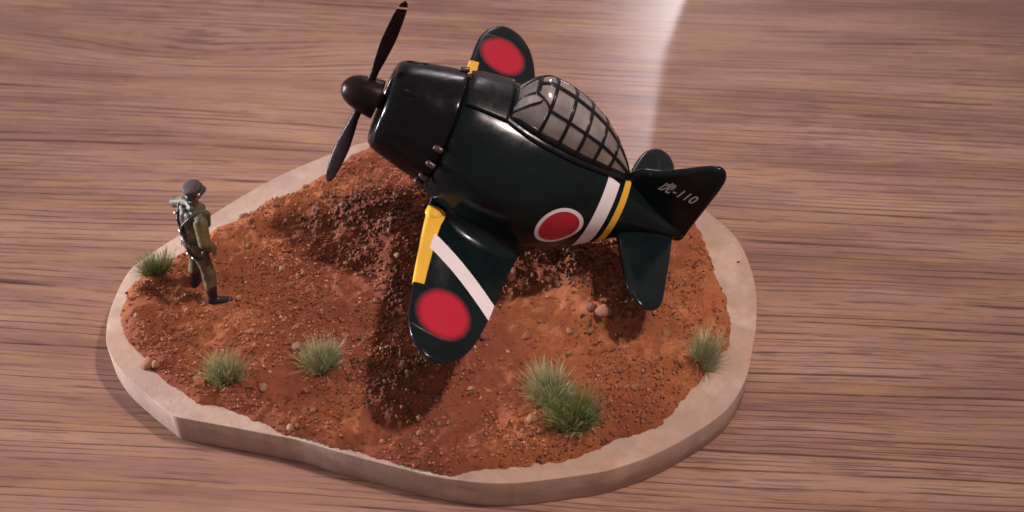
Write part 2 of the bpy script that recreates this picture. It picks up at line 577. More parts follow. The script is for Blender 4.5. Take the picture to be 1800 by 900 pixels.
st = 0.045
gx = np.arange(-8.9, 5.2, st); gy = np.arange(-6.0, 4.5, st)
X, Y = np.meshgrid(gx, gy)
jx = X + (rng.random(X.shape) - 0.5) * st * 0.5; jy = Y + (rng.random(Y.shape) - 0.5) * st * 0.5
H, Dd = soil_height(jx, jy)
H = H + (rng.random(H.shape) - 0.5) * 0.016 * (Dd > 0.05)
inp = sdist(jx, jy, np.array(out)) > 0.03
keep = (Dd > -0.10) & inp
H = np.where(Dd < 0.0, np.minimum(H, TOP - 0.005 + 0 * H), H)
idx = -np.ones(X.shape, int)
idx[keep] = np.arange(keep.sum())
sv = np.c_[jx[keep], jy[keep], H[keep]]
q = keep[:-1, :-1] & keep[1:, :-1] & keep[:-1, 1:] & keep[1:, 1:]
ii, jj = np.where(q)
sf = [(int(idx[i, j]), int(idx[i, j + 1]), int(idx[i + 1, j + 1]), int(idx[i + 1, j])) for i, j in zip(ii, jj)]
soil = build('soil', sv, sf, M_SOIL, base, smooth=True, fix=False)
tag(soil, kind='stuff')


G_H, G_D = soil_height(X, Y)


def ground(x, y):
    i = int(round((y - gy[0]) / st)); j = int(round((x - gx[0]) / st))
    i = min(max(i, 0), len(gy) - 1); j = min(max(j, 0), len(gx) - 1)
    return float(G_H[i, j]) if G_D[i, j] > 0 else TOP


def ico():
    bm = bmesh.new()
    bmesh.ops.create_icosphere(bm, subdivisions=1, radius=1.0)
    v = np.array([p.co[:] for p in bm.verts]); f = [tuple(x.index for x in p.verts) for p in bm.faces]
    bm.free()
    return v, np.array(f)


IV, IF = ico()


def scatter_grains(name, n, rmin, rmax, mat, dmin=0.03, seed=1, power=3.0, piles=None):
    r_ = np.random.default_rng(seed)
    x = r_.uniform(-8.6, 4.9, n * (12 if piles else 4)); y = r_.uniform(-5.8, 4.2, len(x))
    h, d = soil_height(x, y)
    w = np.clip(0.5 + fbm(x, y, 1.1, 3, 55) * 2.6, 0.05, 1)
    if piles:
        w = 0 * x
        for px_, py_, sx_, sy_, a_ in piles:
            w = np.maximum(w, a_ * np.exp(-((x - px_) / sx_) ** 2 - ((y - py_) / sy_) ** 2))
        w = w * np.clip(0.6 + 2.2 * fbm(x, y, 2.0, 3, 91), 0, 1)
    ok = (d > dmin) & (r_.random(len(x)) < w) & (sdist(x, y, np.array(out)) > 0.06)
    x, y, h = x[ok][:n], y[ok][:n], h[ok][:n]
    k = len(x)
    rad = rmin + (rmax - rmin) * r_.random(k) ** power
    V = IV[None] * (1 + (r_.random((k, len(IV), 1)) - 0.5) * 0.85)
    V = V * rad[:, None, None] * r_.uniform(0.7, 1.2, (k, 1, 3))
    ang = r_.uniform(0, 6.28, k); c, s = np.cos(ang)[:, None], np.sin(ang)[:, None]
    V = np.stack([V[..., 0] * c - V[..., 1] * s, V[..., 0] * s + V[..., 1] * c, V[..., 2]], -1)
    V += np.stack([x, y, h + rad * 0.30], -1)[:, None]
    F = (IF[None] + (np.arange(k) * len(IV))[:, None, None]).reshape(-1, 3)
    me = bpy.data.meshes.new(name)
    V = (V.reshape(-1, 3) * S).astype(np.float32)
    me.vertices.add(len(V)); me.vertices.foreach_set('co', V.ravel())
    me.loops.add(F.size); me.loops.foreach_set('vertex_index', F.ravel().astype(np.int32))
    me.polygons.add(len(F)); me.polygons.foreach_set('loop_start', np.arange(0, F.size, 3, dtype=np.int32))
    me.update(calc_edges=True); me.validate()
    o = link_mesh(name, me, mat, base, smooth=False)
    tag(o, kind='stuff')
    return o


scatter_grains('earth_grains', 22000, 0.009, 0.042, M_GRAIN, 0.0, 1, 3.2)

# coarse brown clods heaped on the mounds
PILES = [(-3.0, 1.1, 1.15, 0.75, 1.0), (-2.3, 0.2, 0.6, 0.6, 0.9), (-2.3, -3.5, 0.75, 0.85, 0.95), (-2.6, -2.2, 0.5, 0.7, 0.6), (0.6, -0.1, 0.8, 0.42, 1.0), (1.5, -0.6, 0.6, 0.5, 0.9), (1.95, -1.7, 0.5, 0.4, 1.0), (-2.4, -1.1, 0.4, 0.6, 0.6)]
scatter_grains('brown_clods', 9000, 0.012, 0.060, M_CLOD, 0.05, 5, 2.4, PILES)

# single stones that can be picked out
peb_mesh = []
for k in range(7):
    bm = bmesh.new()
    bmesh.ops.create_icosphere(bm, subdivisions=2, radius=1.0)
    sc = (random.uniform(0.85, 1.15), random.uniform(0.8, 1.1), random.uniform(0.65, 0.9))
    cuts = [Vector((random.gauss(0, 1), random.gauss(0, 1), random.gauss(0, 1))).normalized() for _ in range(7)]
    for p in bm.verts:
        c = p.co.copy()
        for n_ in cuts:
            e = c.dot(n_)
            if e > 0.72: c -= n_ * (e - 0.72) * 0.85
        c *= 1 + random.uniform(-0.05, 0.05)
        p.co = Vector((c.x * sc[0], c.y * sc[1], c.z * sc[2])) * S
    me = bpy.data.meshes.new('pebble'); bm.to_mesh(me); bm.free()
    me.materials.append(M_PEBBLE)
    me.polygons.foreach_set('use_smooth', [True] * len(me.polygons))
    peb_mesh.append(me)


def pebble(x, y, r):
    o = bpy.data.objects.new('pebble', random.choice(peb_mesh))
    col.objects.link(o)
    o.parent = base
    o.location = Vector((x, y, ground(x, y) + r * 0.28)) * S
    o.rotation_euler = (random.uniform(-0.4, 0.4), random.uniform(-0.4, 0.4), random.uniform(0, 6.28))
    o.scale = (r, r * random.uniform(0.85, 1.1), r * random.uniform(0.8, 1.0))


for x, y, r in [(-2.21, -3.13, .15), (0.3, -2.26, .12), (-1.79, -4.72, .09), (0.39, -4.53, .16), (1.92, -1.84, .22), (2.2, -1.95, .12), (1.65, -1.75, .13), (-7.5, -2.9, .17), (-7.3, -2.98, .12),
                (-4.42, -2.61, .13), (-4.3, -2.75, .09), (1.18, -2.69, .08), (-1.57, -4.69, .07), (-2.49, -0.21, .10), (-3.03, -2.98, .07), (-6.05, 1.28, .13), (-2.67, 0.74, .10),
                (2.59, -4.35, .08), (2.46, -1.76, .09), (-0.46, -3.71, .07), (-1.24, -4.49, .07), (-4.27, -1.76, .07), (-3.61, -0.21, .08), (3.21, -2.23, .09), (-4.99, -2.23, .06),
                (-4.37, -4.58, .09), (-4.2, -4.55, .09), (1.37, -2.23, .09), (1.2, -2.12, .10), (0.2, -4.72, .08), (0.55, -4.75, .09), (0.05, -0.5, .10), (0.45, -0.62, .07), (-2.1, -3.35, .09)]:
    pebble(x, y, r)
cnt = 0
while cnt < 105:
    x, y = random.uniform(-8.3, 4.5), random.uniform(-5.5, 3.6)
    if G_D[int((y - gy[0]) / st), int((x - gx[0]) / st)] < 0.12: continue
    if random.random() > 0.35 + 1.6 * float(fbm(np.array([x]), np.array([y]), 0.8, 2, 77)[0]) + 0.25: continue
    pebble(x, y, 0.042 + 0.055 * random.random() ** 2)
    cnt += 1

# crumb lying on the bare rim, at the right of the plaque
cr = bpy.data.objects.new('soil_crumb', peb_mesh[0]); col.objects.link(cr)
cr.location = Vector((5.0, 0.0, TOP + 0.012)) * S; cr.scale = (0.045, 0.03, 0.025)
tag(cr, 'tiny dark crumb lying on the bare wooden rim behind the rightmost tuft', 'crumb')


# ------------------------------------------------------------------ the aeroplane
a_pitch, a_yaw = R(23.2), R(-8)
ORG = Vector((-3.42, 0.77, 5.22))
ax = Vector((math.cos(a_yaw) * math.cos(a_pitch), math.sin(a_yaw) * math.cos(a_pitch), -math.sin(a_pitch)))
upv = Vector((math.cos(a_yaw) * math.sin(a_pitch), math.sin(a_yaw) * math.sin(a_pitch), math.cos(a_pitch)))
stb = upv.cross(ax)
TB, UB = 3.05, -2.75          # where the main wheels touch down
rot = Matrix((ax, stb, upv)).transposed().to_4x4()
root_loc = (ORG + ax * TB + upv * UB) * S
plane = empty('model_airplane', Matrix.Translation(root_loc) @ rot)
tag(plane, 'dark green egg-shaped model fighter airplane with red discs, nose raised over the earth', 'model airplane')


def B(t, y, u):
    """body coordinates (t back from spinner tip, y to port, u up) -> local cm"""
    return (t - TB, -y, u - UB)


def part(name, vs, fs, mat, parent=None, smooth=True):
    return build(name, [B(*p) for p in vs], fs, mat, parent or plane, smooth)


def solidify(o, th):
    m = o.modifiers.new('thick', 'SOLIDIFY'); m.thickness = th * S; m.offset = 0
    return o


def lathe(prof, n=64, cu=0.0):
    rings = []
    for t, r in prof:
        rings.append([(t, r * math.cos(2 * math.pi * k / n), cu + r * math.sin(2 * math.pi * k / n)) for k in range(n)])
    return loft(rings, cap=False)


FT = [2.20, 2.32, 2.5, 2.8, 3.1, 3.5, 4.0, 4.5, 5.0, 5.5, 6.0, 6.5, 7.0, 7.5, 7.85]
FR = [1.10, 1.25, 1.36, 1.47, 1.56, 1.65, 1.70, 1.65, 1.48, 1.22, 0.93, 0.64, 0.40, 0.21, 0.09]
FC = [-.02, -.04, -.09, -.16, -.22, -.28, -.29, -.28, -.25, -.20, -.17, -.17, -.20, -.22, -.22]


def fus(t, phi, off=0.0):
    r = float(interp(t, FT, FR)) + off
    c = float(interp(t, FT, FC))
    return (t, r * math.cos(phi), c + r * math.sin(phi))


# fuselage
NF = 96
rings = []
for t in np.linspace(2.20, 7.85, 80):
    rings.append([fus(t, 2 * math.pi * k / NF) for k in range(NF)])
rings.insert(0, [(2.20, p[1] * 0.86, p[2] * 0.86) for p in rings[0]])
v, f = loft(rings)
part('fuselage', v, f, M_GREEN)


def fus_patch(name, t0, t1, p0, p1, nt_, np_, off, mat):
    vs = [fus(t, p, off) for t in np.linspace(t0, t1, nt_) for p in np.linspace(p0, p1, np_)]
    return part(name, vs, grid_faces(nt_, np_), mat)


fus_patch('white_band', 5.60, 5.915, R(68), R(-248), 7, 120, 0.008, M_WHITE)
fus_patch('yellow_band', 6.04, 6.20, R(90), R(-270), 5, 120, 0.009, M_YELLOW)
# anti-glare deck in front of the windscreen: a slightly raised panel
dk = []
for t in np.linspace(2.32, 3.20, 14):
    for p in np.linspace(R(70), R(126), 26):
        dk.append(fus(t, p, 0.028))
dko = part('deck_panel', dk, grid_faces(14, 26), M_FRAME)
m = dko.modifiers.new('thick', 'SOLIDIFY'); m.thickness = 0.06 * S; m.offset = 0


def fus_disc(name, t0, p0, r0, r1, off, mat, side=1):
    """disc or ring wrapped on the fuselage side, r in cm"""
    vs, n, k = [], 64, 10
    rr = float(interp(t0, FT, FR))
    for i in range(k):
        r = r0 + (r1 - r0) * i / (k - 1)
        for j in range(n):
            a = 2 * math.pi * j / n
            p = fus(t0 + r * math.cos(a), p0 + r * math.sin(a) / rr, off)
            vs.append((p[0], p[1] * side, p[2]))
    return part(name, vs, grid_faces(k, n, True), mat)


for sd in (1, -1):
    ring = fus_disc('roundel', 5.02, R(10), 0.0005, 0.475, 0.008, M_WHITE, sd)
    d_ = fus_disc('red_disc', 5.02, R(10), 0.0005, 0.395, 0.014, M_RED, sd)
    d_.parent = ring

# cowling
prof = [(1.55, 0.05), (1.5, 0.40), (1.25, 0.58), (1.02, 0.66), (0.93, 0.70), (0.885, 0.755), (0.88, 0.81), (0.90, 0.865), (0.945, 0.915), (1.02, 0.96), (1.12, 0.995), (1.4, 1.065), (1.75, 1.145), (2.08, 1.215), (2.20, 1.235), (2.225, 1.232), (2.235, 1.215), (2.235, 1.12), (2.24, 1.0)]
v, f = lathe(prof, 96)
cowl = part('cowling', v, f, M_BLACK)
m = cowl.modifiers.new('sub', 'SUBSURF'); m.levels = 1; m.render_levels = 1
# gun troughs on the cowling
for ph in (62, 118):
    p = R(ph)
    vs = []
    for t in np.linspace(1.02, 1.42, 10):
        r = float(interp(t, [0.9, 1.02, 1.12, 1.4, 1.75], [0.865, 0.96, 0.995, 1.065, 1.145]))
        w = 0.055 * math.sin(math.pi * min(1, (t - 1.0) / 0.44 + 0.05)) + 0.008
        for k in range(9):
            q_ = -1 + k / 4
            vs.append((t, (r + 0.02 * (1 - q_ * q_)) * math.cos(p + q_ * w), (r + 0.02 * (1 - q_ * q_)) * math.sin(p + q_ * w)))
    part('gun_trough', vs, grid_faces(10, 9), M_BLACK)

# exhaust stubs round the rear lip of the cowling
for ph in (120, 22, 4, -16, -36, 158, 176, 196, 216):
    p = R(ph)
    d0 = np.array([2.08, 1.225 * math.cos(p), 1.225 * math.sin(p)])
    ez = np.array([0.92, 0.39 * math.cos(p), 0.39 * math.sin(p)]); ez /= np.linalg.norm(ez)
    ex = np.array([0, -math.sin(p), math.cos(p)]); ey = np.cross(ez, ex)
    rings = []
    for s_, r in ((-0.02, 0.045), (0.0, 0.060), (0.04, 0.064), (0.16, 0.058), (0.175, 0.050), (0.17, 0.036), (0.10, 0.030)):
        rings.append([tuple(d0 + ez * s_ + (ex * math.cos(2 * math.pi * k / 16) + ey * math.sin(2 * math.pi * k / 16)) * r) for k in range(16)])
    v, f = loft(rings)
    part('exhaust_stub', v, f, M_EXH)

# spinner and propeller
prof = [(0.0, 0.001), (0.008, 0.07), (0.03, 0.13), (0.08, 0.205), (0.16, 0.27), (0.28, 0.325), (0.42, 0.362), (0.58, 0.392), (0.74, 0.41), (0.775, 0.41), (0.785, 0.40), (0.785, 0.2), (0.80, 0.16), (1.5, 0.15), (1.5, 0.001)]
v, f = lathe(prof, 56)
spn = part('spinner', v, f, M_BROWN)
ALPHA = R(-18)
for sgn in (1, -1):
    dv = np.array([0, math.sin(ALPHA), math.cos(ALPHA)]) * sgn      # along the blade
    cv = np.cross(np.array([1.0, 0, 0]), dv)                          # in the disc
    rings = []
    for s_ in np.linspace(0, 1, 30):
        rr = 0.28 + (2.17 - 0.28) * s_
        chord = float(interp(s_, [0, 0.12, 0.3, 0.55, 0.8, 0.93, 0.98, 1.0], [0.085, 0.085, 0.13, 0.175, 0.155, 0.115, 0.07, 0.012]))
        th = float(interp(s_, [0, 0.15, 0.5, 1.0], [0.075, 0.06, 0.035, 0.006]))
        tw = R(float(interp(s_, [0, 0.3, 1.0], [66, 60, 50]))) * 1.0
        c1 = cv * math.cos(tw) + np.array([1.0, 0, 0]) * math.sin(tw)
        c2 = -cv * math.sin(tw) + np.array([1.0, 0, 0]) * math.cos(tw)
        ctr_ = np.array([0.5, 0, 0]) + dv * rr
        rings.append([tuple(ctr_ + c1 * chord * math.cos(2 * math.pi * k / 18) + c2 * th * math.sin(2 * math.pi * k / 18)) for k in range(18)])
    v, f = loft(rings)
    bl = part('propeller_blade', v, f, M_BROWN)
    if sgn < 0: continue
    # warning stripe
    i0, i1 = 26, 27
    vs = []
    for fr_ in np.linspace(0.25, 0.85, 4):
        for k in range(18):
            p = np.array(rings[i0][k]) * (1 - fr_) + np.array(rings[i1][k]) * fr_
            cc = np.mean(rings[i0], axis=0) * (1 - fr_) + np.mean(rings[i1], axis=0) * fr_
            vs.append(tuple(cc + (p - cc) * 1.06))
    w_ = part('warning_stripe', vs, grid_faces(4, 18, True), M_CREAM)
    w_.parent = bl

# wings
WY = [0.6, 1.2, 2.0, 3.0, 3.5, 4.2, 4.6, 4.85, 5.0, 5.06]
LE = [2.50, 2.50, 2.52, 2.56, 2.59, 2.65, 2.77, 2.94, 3.13, 3.33]
TE = [4.95, 4.74, 4.50, 4.32, 4.23, 4.07, 3.91, 3.72, 3.53, 3.35]
WTH = [0.34, 0.25, 0.19, 0.165, 0.155, 0.14, 0.12, 0.085, 0.045, 0.01]


def wing_u(y):
    return -1.03 + 0.028 * (y - 1.2) + 0.30 * math.exp(-max(0, y - 0.9) / 0.22) * 0.35


def wing_pt(y, s, off=0.0):
    """s in [-1,1]: + upper skin, - lower; |s| is the chord fraction"""
    le = float(interp(y, WY, LE)); te = float(interp(y, WY, TE)); th = float(interp(y, WY, WTH))
    x = abs(s)
    z = th * 2.62 * (0.62 * math.sqrt(x + 1e-6) - 0.42 * x - 0.20 * x * x) + 0.012 * (1 - x)
    z = max(z, 0.0) + 0.012 * min(1, th / 0.05)
    z = min(z, th)
    return (le + (te - le) * x, y, wing_u(y) + (z + off if s >= 0 else -(z * 0.8 + off)))


def wing_top(t, y, off):
    le = float(interp(y, WY, LE)); te = float(interp(y, WY, TE))
    x = min(max((t - le) / max(te - le, 1e-4), 0.0005), 0.9995)
    p = wing_pt(y, x, off)
    return (t, y, p[2])


xs = [((1 - math.cos(math.pi * k / 22)) / 2) ** 1.0 for k in range(23)]
sgrid = [x for x in xs[::-1]] + [-x if x > 0 else -1e-6 for x in xs[1:]]
ys = list(np.linspace(0.6, 4.2, 34)) + list(np.linspace(4.25, 4.85, 12)) + list(np.linspace(4.88, 5.06, 10))

soft_c = (3.30, 3.94)
for sd in (1, -1):
    rings = [[(lambda p: (p[0], p[1] * sd, p[2]))(wing_pt(y, s)) for s in sgrid] for y in ys]
    v, f = loft(rings)
    wg = part('wing', v, f, M_GREEN)
    # yellow leading edge, rounded at its inner end
    vs, n_ = [], 26
    yy = [1.30, 1.32, 1.36, 1.42, 1.5] + list(np.linspace(1.6, 3.4, 20))
    for y in yy:
        le = float(interp(y, WY, LE)); te = float(interp(y, WY, TE))
        w = float(interp(y, [1.30, 1.32, 1.36, 1.42, 1.5, 1.75, 2.2, 3.4], [0.04, 0.20, 0.31, 0.37, 0.385, 0.33, 0.29, 0.215]))
        lw = -0.16 * w / 0.3
        for k in range(n_):
            d_ = lw + (w - lw) * k / (n_ - 1)
            s = d_ / (te - le)
            s = math.copysign(max(abs(s), 1e-6), s if s != 0 else 1)
            p = wing_pt(y, s, 0.007)
            vs.append((p[0] - 0.006, p[1] * sd, p[2]))
    o = part('yellow_leading_edge', vs, grid_faces(len(yy), n_), M_YELLOW); o.parent = wg
    # rounded inner end of the leading edge
    cv_ = []
    for i in range(13):
        a_ = math.pi * i / 12
        for j in range(24):
            b_ = 2 * math.pi * j / 24
            cv_.append((2.66 + 0.195 * math.sin(a_) * math.cos(b_), sd * (1.48 + 0.17 * math.sin(a_) * math.sin(b_)), -0.945 + 0.115 * math.cos(a_)))
    o = part('yellow_root_cap', cv_, grid_faces(13, 24, True), M_YELLOW); o.parent = wg
    # white diagonal stripe
    vs = []
    A0, A1, B0, B1 = (2.72, 2.42), (2.76, 2.02), (4.215, 3.62), (4.275, 3.20)
    for i in range(30):
        e = i / 29
        bow = 0.05 * math.sin(math.pi * e)
        for j in range(9):
            g_ = j / 8
            t = (A0[0] * (1 - e) + B0[0] * e) * (1 - g_) + (A1[0] * (1 - e) + B1[0] * e) * g_
            y = (A0[1] * (1 - e) + B0[1] * e) * (1 - g_) + (A1[1] * (1 - e) + B1[1] * e) * g_ - bow
            p = wing_top(t, y, 0.008)
            vs.append((p[0], p[1] * sd, p[2]))
    o = part('white_stripe', vs, grid_faces(30, 9), M_WHITE); o.parent = wg
    # airbrushed disc (its own origin at the disc centre)
    cx, cy = soft_c
    vs = []
    c0 = wing_top(cx, cy, 0.0)
    lc = B(c0[0], c0[1] * sd, c0[2])
    for i in range(14):
        r = 0.0008 + 0.60 * i / 13
        for j in range(48):
            a = 2 * math.pi * j / 48
            tt = cx + r * math.cos(a); yy_ = cy + r * math.sin(a) * 1.06
            le = float(interp(yy_, WY, LE)) + 0.012
            p = wing_top(max(tt, le), yy_, 0.007)
            b = B(p[0], p[1] * sd, p[2])
            vs.append((b[0] - lc[0], (b[1] - lc[1]) / 1.06, b[2] - lc[2]))
    o = build('roundel', vs, grid_faces(14, 48, True), M_SOFTRED, wg)
    o.location = Vector(lc) * S
    o.scale = (1, 1.06, 1)

# worn seams across the wing tips, their glint painted in grey
for sd in (1, -1):
    vs = []
    for i in range(26):
        e = i / 25
        t = 2.74 + 0.78 * e; y = 4.40 + 0.10 * math.sin(math.pi * e * 0.9) + 0.04 * e
        hw = 0.014 * (0.35 + 0.65 * abs(math.sin(7.3 * e + 1.1))) * (1 - 0.5 * e)
        for q_, h in ((-1, -0.004), (0, 0.012), (1, -0.004)):
            p = wing_top(t, y + q_ * hw, h)
            vs.append((p[0], p[1] * sd, p[2]))
    part('tip_seam', vs, grid_faces(26, 3), M_SEAM_GLINT)
# root fillets
for sd in (1, -1):
    vs = []
    NX = 34
    for i in range(NX):
        t = 2.86 + (4.70 - 2.86) * i / (NX - 1)
        e = math.sin(math.pi * (i + 0.8) / (NX + 0.6)) ** 0.45
        rr = float(interp(t, FT, FR)); cc = float(interp(t, FT, FC))
        yi = 1.50 * rr / 1.66
        w1 = yi + 0.50 * e
        le = float(interp(w1, WY, LE)); te = float(interp(w1, WY, TE))
        if t > te - 0.01: w1 = yi + 0.10
        pw_ = wing_top(min(t, float(interp(w1, WY, TE)) - 0.005), w1, -0.004)
        ph_ = math.asin(max(-1, min(1, (-1.0 + 0.18 - cc) / rr))) + R(17) * e
        pf_ = fus(t, ph_, -0.012)
        uu = pw_[2]
        yc = math.sqrt(max(rr * rr - (uu - cc) ** 2, 0.2))
        for k in range(12):
            q_ = k / 11
            b0, b1, b2 = (1 - q_) ** 2, 2 * q_ * (1 - q_), q_ * q_
            vs.append((t, sd * (b0 * pf_[1] + b1 * (yc + 0.02) + b2 * w1), b0 * pf_[2] + b1 * (uu + 0.02) + b2 * uu))
    part('wing_fillet', vs, grid_faces(NX, 12), M_GREEN)

# tailplanes
SY = [0.0, 0.5, 1.3, 2.0, 2.22, 2.34, 2.40]
SL = [6.15, 6.33, 6.53, 6.76, 6.92, 7.06, 7.2]
ST = [7.66, 7.65, 7.61, 7.56, 7.48, 7.38, 7.22]
STH = [0.13, 0.10, 0.085, 0.075, 0.055, 0.035, 0.008]
for sd in (1, -1):
    rings = []
    for y in list(np.linspace(0.0, 2.0, 16)) + list(np.linspace(2.05, 2.40, 12)):
        le = float(interp(y, SY, SL)); te = float(interp(y, SY, ST)); th = float(interp(y, SY, STH))
        ring = []
        for k in range(32):
            a = 2 * math.pi * k / 32
            x = (1 - math.cos(a)) / 2
            z = th * math.copysign(abs(math.sin(a)) ** 0.75, math.sin(a)) * (1.15 - 0.55 * x)
            ring.append((le + (te - le) * x, y * sd, -0.30 + z))
        rings.append(ring)
    v, f = loft(rings)
    tp = part('tailplane', v, f, M_GREEN)
    if sd > 0: continue
    # elevator hinge line
    vs = []
    for y in np.linspace(0.35, 2.22, 20):
        le = float(interp(y, SY, SL)); te = float(interp(y, SY, ST)); th = float(interp(y, SY, STH))
        th = th * 0.80
        for dx in (-0.010, 0.010):
            vs.append((te - 0.42 + dx, y * sd, -0.30 + th * 1.02 + 0.006))
    o = part('elevator_hinge', vs, grid_faces(20, 2), M_DARK); o.parent = tp

# fin
FIN = [(6.02, 0.60), (6.22, 0.98), (6.42, 1.09), (6.69, 1.22), (7.06, 1.50), (7.32, 1.72), (7.5, 1.84), (7.64, 1.87), (7.76, 1.80), (7.84, 1.66), (7.875, 1.45), (7.89, 1.0), (7.895, 0.5), (7.90, 0.05), (7.91, -0.25), (7.89, -0.38), (7.80, -0.44), (7.6, -0.44), (7.2, -0.40), (6.8, -0.3), (6.4, -0.1), (6.1, 0.2)]
fo = catmull(FIN, 4)
fc_ = np.array([7.2, 0.55])
rings = []
for sc, yy in ((0.86, -0.085), (0.95, -0.078), (0.985, -0.055), (1.0, -0.02), (1.0, 0.02), (0.985, 0.055), (0.95, 0.078), (0.86, 0.085)):
    rings.append([(fc_[0] + (p[0] - fc_[0]) * sc, yy, fc_[1] + (p[1] - fc_[1]) * sc) for p in fo])
v, f = loft(rings)
fin = part('tail_fin', v, f, M_GREEN)
# lettering on the fin
for sd in (1,):
    cu = bpy.data.curves.new('fin_lettering', 'FONT')
    cu.body = '\u864e-110'
    cu.size = 0.34 * S
    cu.shear = 0.28
    cu.space_character = 1.06
    cu.offset = 0.0035 * S
    cu.extrude = 0.0015 * S
    tmp = bpy.data.objects.new('fin_lettering', cu)
    col.objects.link(tmp)
    bpy.context.view_layer.update()
    me = bpy.data.meshes.new_from_object(tmp.evaluated_get(bpy.context.evaluated_depsgraph_get()))
    bpy.data.objects.remove(tmp)
    xsv = [w.co.x for w in me.vertices]
    wid = max(xsv) - min(xsv)
    k = 0.86 * S / wid
    for w in me.vertices:
        x, y, z = w.co
        b = B(6.74 + (x - min(xsv)) * k / S, 0.088 + z / S, 0.80 + y * 1.0 / S - 0.06 * (x - min(xsv)) * k / S)
        w.co = Vector(b) * S
    me.name = 'fin_lettering'
    o = link_mesh('fin_lettering', me, M_LETTER, fin, smooth=False)

# canopy
CT = [3.17, 3.31, 3.51, 3.71, 4.11, 4.51, 4.81, 5.11, 5.50, 5.84, 6.01, 6.09]
CB = [0.43, 0.50, 0.57, 0.635, 0.70, 0.695, 0.645, 0.555, 0.40, 0.225, 0.12, 0.02]
CH = [0.05, 0.50, 0.80, 0.90, 0.86, 0.79, 0.735, 0.66, 0.50, 0.30, 0.17, 0.04]


def can(t, th, off=0.0):
    b = float(interp(t, CT, CB)); h = float(interp(t, CT, CH))
    r = float(interp(t, FT, FR)); c = float(interp(t, FT, FC))
    ub = c + math.sqrt(max(r * r - b * b, 0.01)) - 0.03
    e = 0.86
    cy, sy = math.cos(th), math.sin(th)
    y = math.copysign(abs(cy) ** e, cy) * (b + off)
    u = ub + abs(sy) ** e * (h + off)
    return (t, y, u)


# sill that the glazing sits on
vs = []
for t in np.linspace(3.11, 6.12, 50):
    b = float(interp(t, CT, CB)) + 0.09; r = float(interp(t, FT, FR))
    p = math.acos(min(1, b / r))
    for q_ in np.linspace(p, math.pi - p, 24):
        vs.append(fus(t, q_, 0.022))
sill = part('canopy_sill', vs, grid_faces(50, 24), M_BLACK)
solidify(sill, 0.05)
sill.data.materials[0] = M_FRAME

ROWS = [R(13), R(46), R(90), R(134), R(167)]
COLS = [3.83, 4.28, 4.70, 5.12, 5.52, 6.05]
TF = 3.18                                     # foot of the windscreen


def tw(th):
    """rear edge of the windscreen: it leans forward over the top"""
    d_ = abs(math.degrees(th) - 90)
    return float(interp(d_, [0, 20, 44, 90], [3.50, 3.50, 3.82, 3.83]))


def fan(a0, a1):
    return lambda s_: R(a0 + (a1 - a0) * s_)


L1, L2, LB = fan(74, 69), fan(34, 60), fan(10, 13)
mir = lambda fn: (lambda s_: math.pi - fn(s_))


def pane(lo, hi, t0, t1):
    """lo, hi: angles along s; t0, t1: front and rear edge as functions of the angle"""
    n1, n2 = 8, 11
    vs = []
    for s_ in np.linspace(0, 1, n1):
        for r_ in np.linspace(0, 1, n2):
            th = lo(s_) + (hi(s_) - lo(s_)) * r_
            vs.append(can(t0(th) + (t1(th) - t0(th)) * s_, th, 0.0))
    part('canopy_pane', vs, grid_faces(n1, n2), M_PANE)


cst = lambda v_: (lambda *_: v_)
for lo, hi in ((LB, L2), (L2, L1), (L1, mir(L1)), (mir(L1), mir(L2)), (mir(L2), mir(LB))):
    pane(lo, hi, cst(TF), tw)
pane(cst(R(46)), cst(R(90)), tw, cst(3.83)); pane(cst(R(90)), cst(R(134)), tw, cst(3.83))
for i in range(5):
    for j in range(4): pane(cst(ROWS[j]), cst(ROWS[j + 1]), cst(COLS[i]), cst(COLS[i + 1]))

fv, ff = [], []


def bar(path_fn, n, width_fn, hgt=0.022):
    """raised strip along path_fn(s, q): q in [-1,1] across"""
    global fv, ff
    o0 = len(fv)
    for i in range(n):
        s = i / (n - 1)
        for q_, h in ((-1, -0.01), (-0.9, hgt), (0, hgt), (0.9, hgt), (1, -0.01)):
            fv.append(path_fn(s, q_, h))
    ff += [tuple(k + o0 for k in fc) for fc in grid_faces(n, 5)]


HW = 0.038


def arch(t, a0=R(1), a1=R(179), n=44, hw=HW):
    bar(lambda s, q_, h: can(min(max(t + q_ * hw, 3.17), 6.08), a0 + (a1 - a0) * s, h), n, None)


def rail(a, t0, t1, n=30, hw=HW):
    def fn(s, q_, h):
        t = t0 + (t1 - t0) * s
        sz = max(0.12, 0.5 * (float(interp(t, CT, CB)) + float(interp(t, CT, CH))))
        return can(t, min(max(a + q_ * hw / sz, 0.0), math.pi), h)
    bar(fn, n, None)


for t in COLS[:-1]: arch(t)
arch(3.205, hw=0.035)
bar(lambda s_, q_, h: can(min(tw(R(46) + R(88) * s_) + q_ * HW, 6.0), R(46) + R(88) * s_, h), 40, None)
for fn in (L1, L2, mir(L1), mir(L2)):
    bar(lambda s_, q_, h, fn=fn: can(TF + 0.01 + (tw(fn(s_)) - TF) * s_, fn(s_) + q_ * 0.055, h), 16, None)
for a in (R(6), R(174)): rail(a, 3.18, 6.07, 50, 0.085)
for a in (R(46), R(134)): rail(a, 3.83, 6.04, 44)
rail(R(90), 3.50, 6.04, 44)
frame = part('canopy_frame', fv, ff, M_FRAME)

# undercarriage, mostly hidden below the wings


def tube(p0, p1, r0, r1, n=16):
    p0, p1 = np.array(p0, float), np.array(p1, float)
    ez = (p1 - p0) / np.linalg.norm(p1 - p0)
    ex = np.cross(ez, [0.3, 0.9, 0.2]); ex /= np.linalg.norm(ex); ey = np.cross(ez, ex)
    rg = []
    for p, r in ((p0, r0), (p1, r1)):
        rg.append([tuple(p + (ex * math.cos(2 * math.pi * k / n) + ey * math.sin(2 * math.pi * k / n)) * r) for k in range(n)])
    return loft(rg)


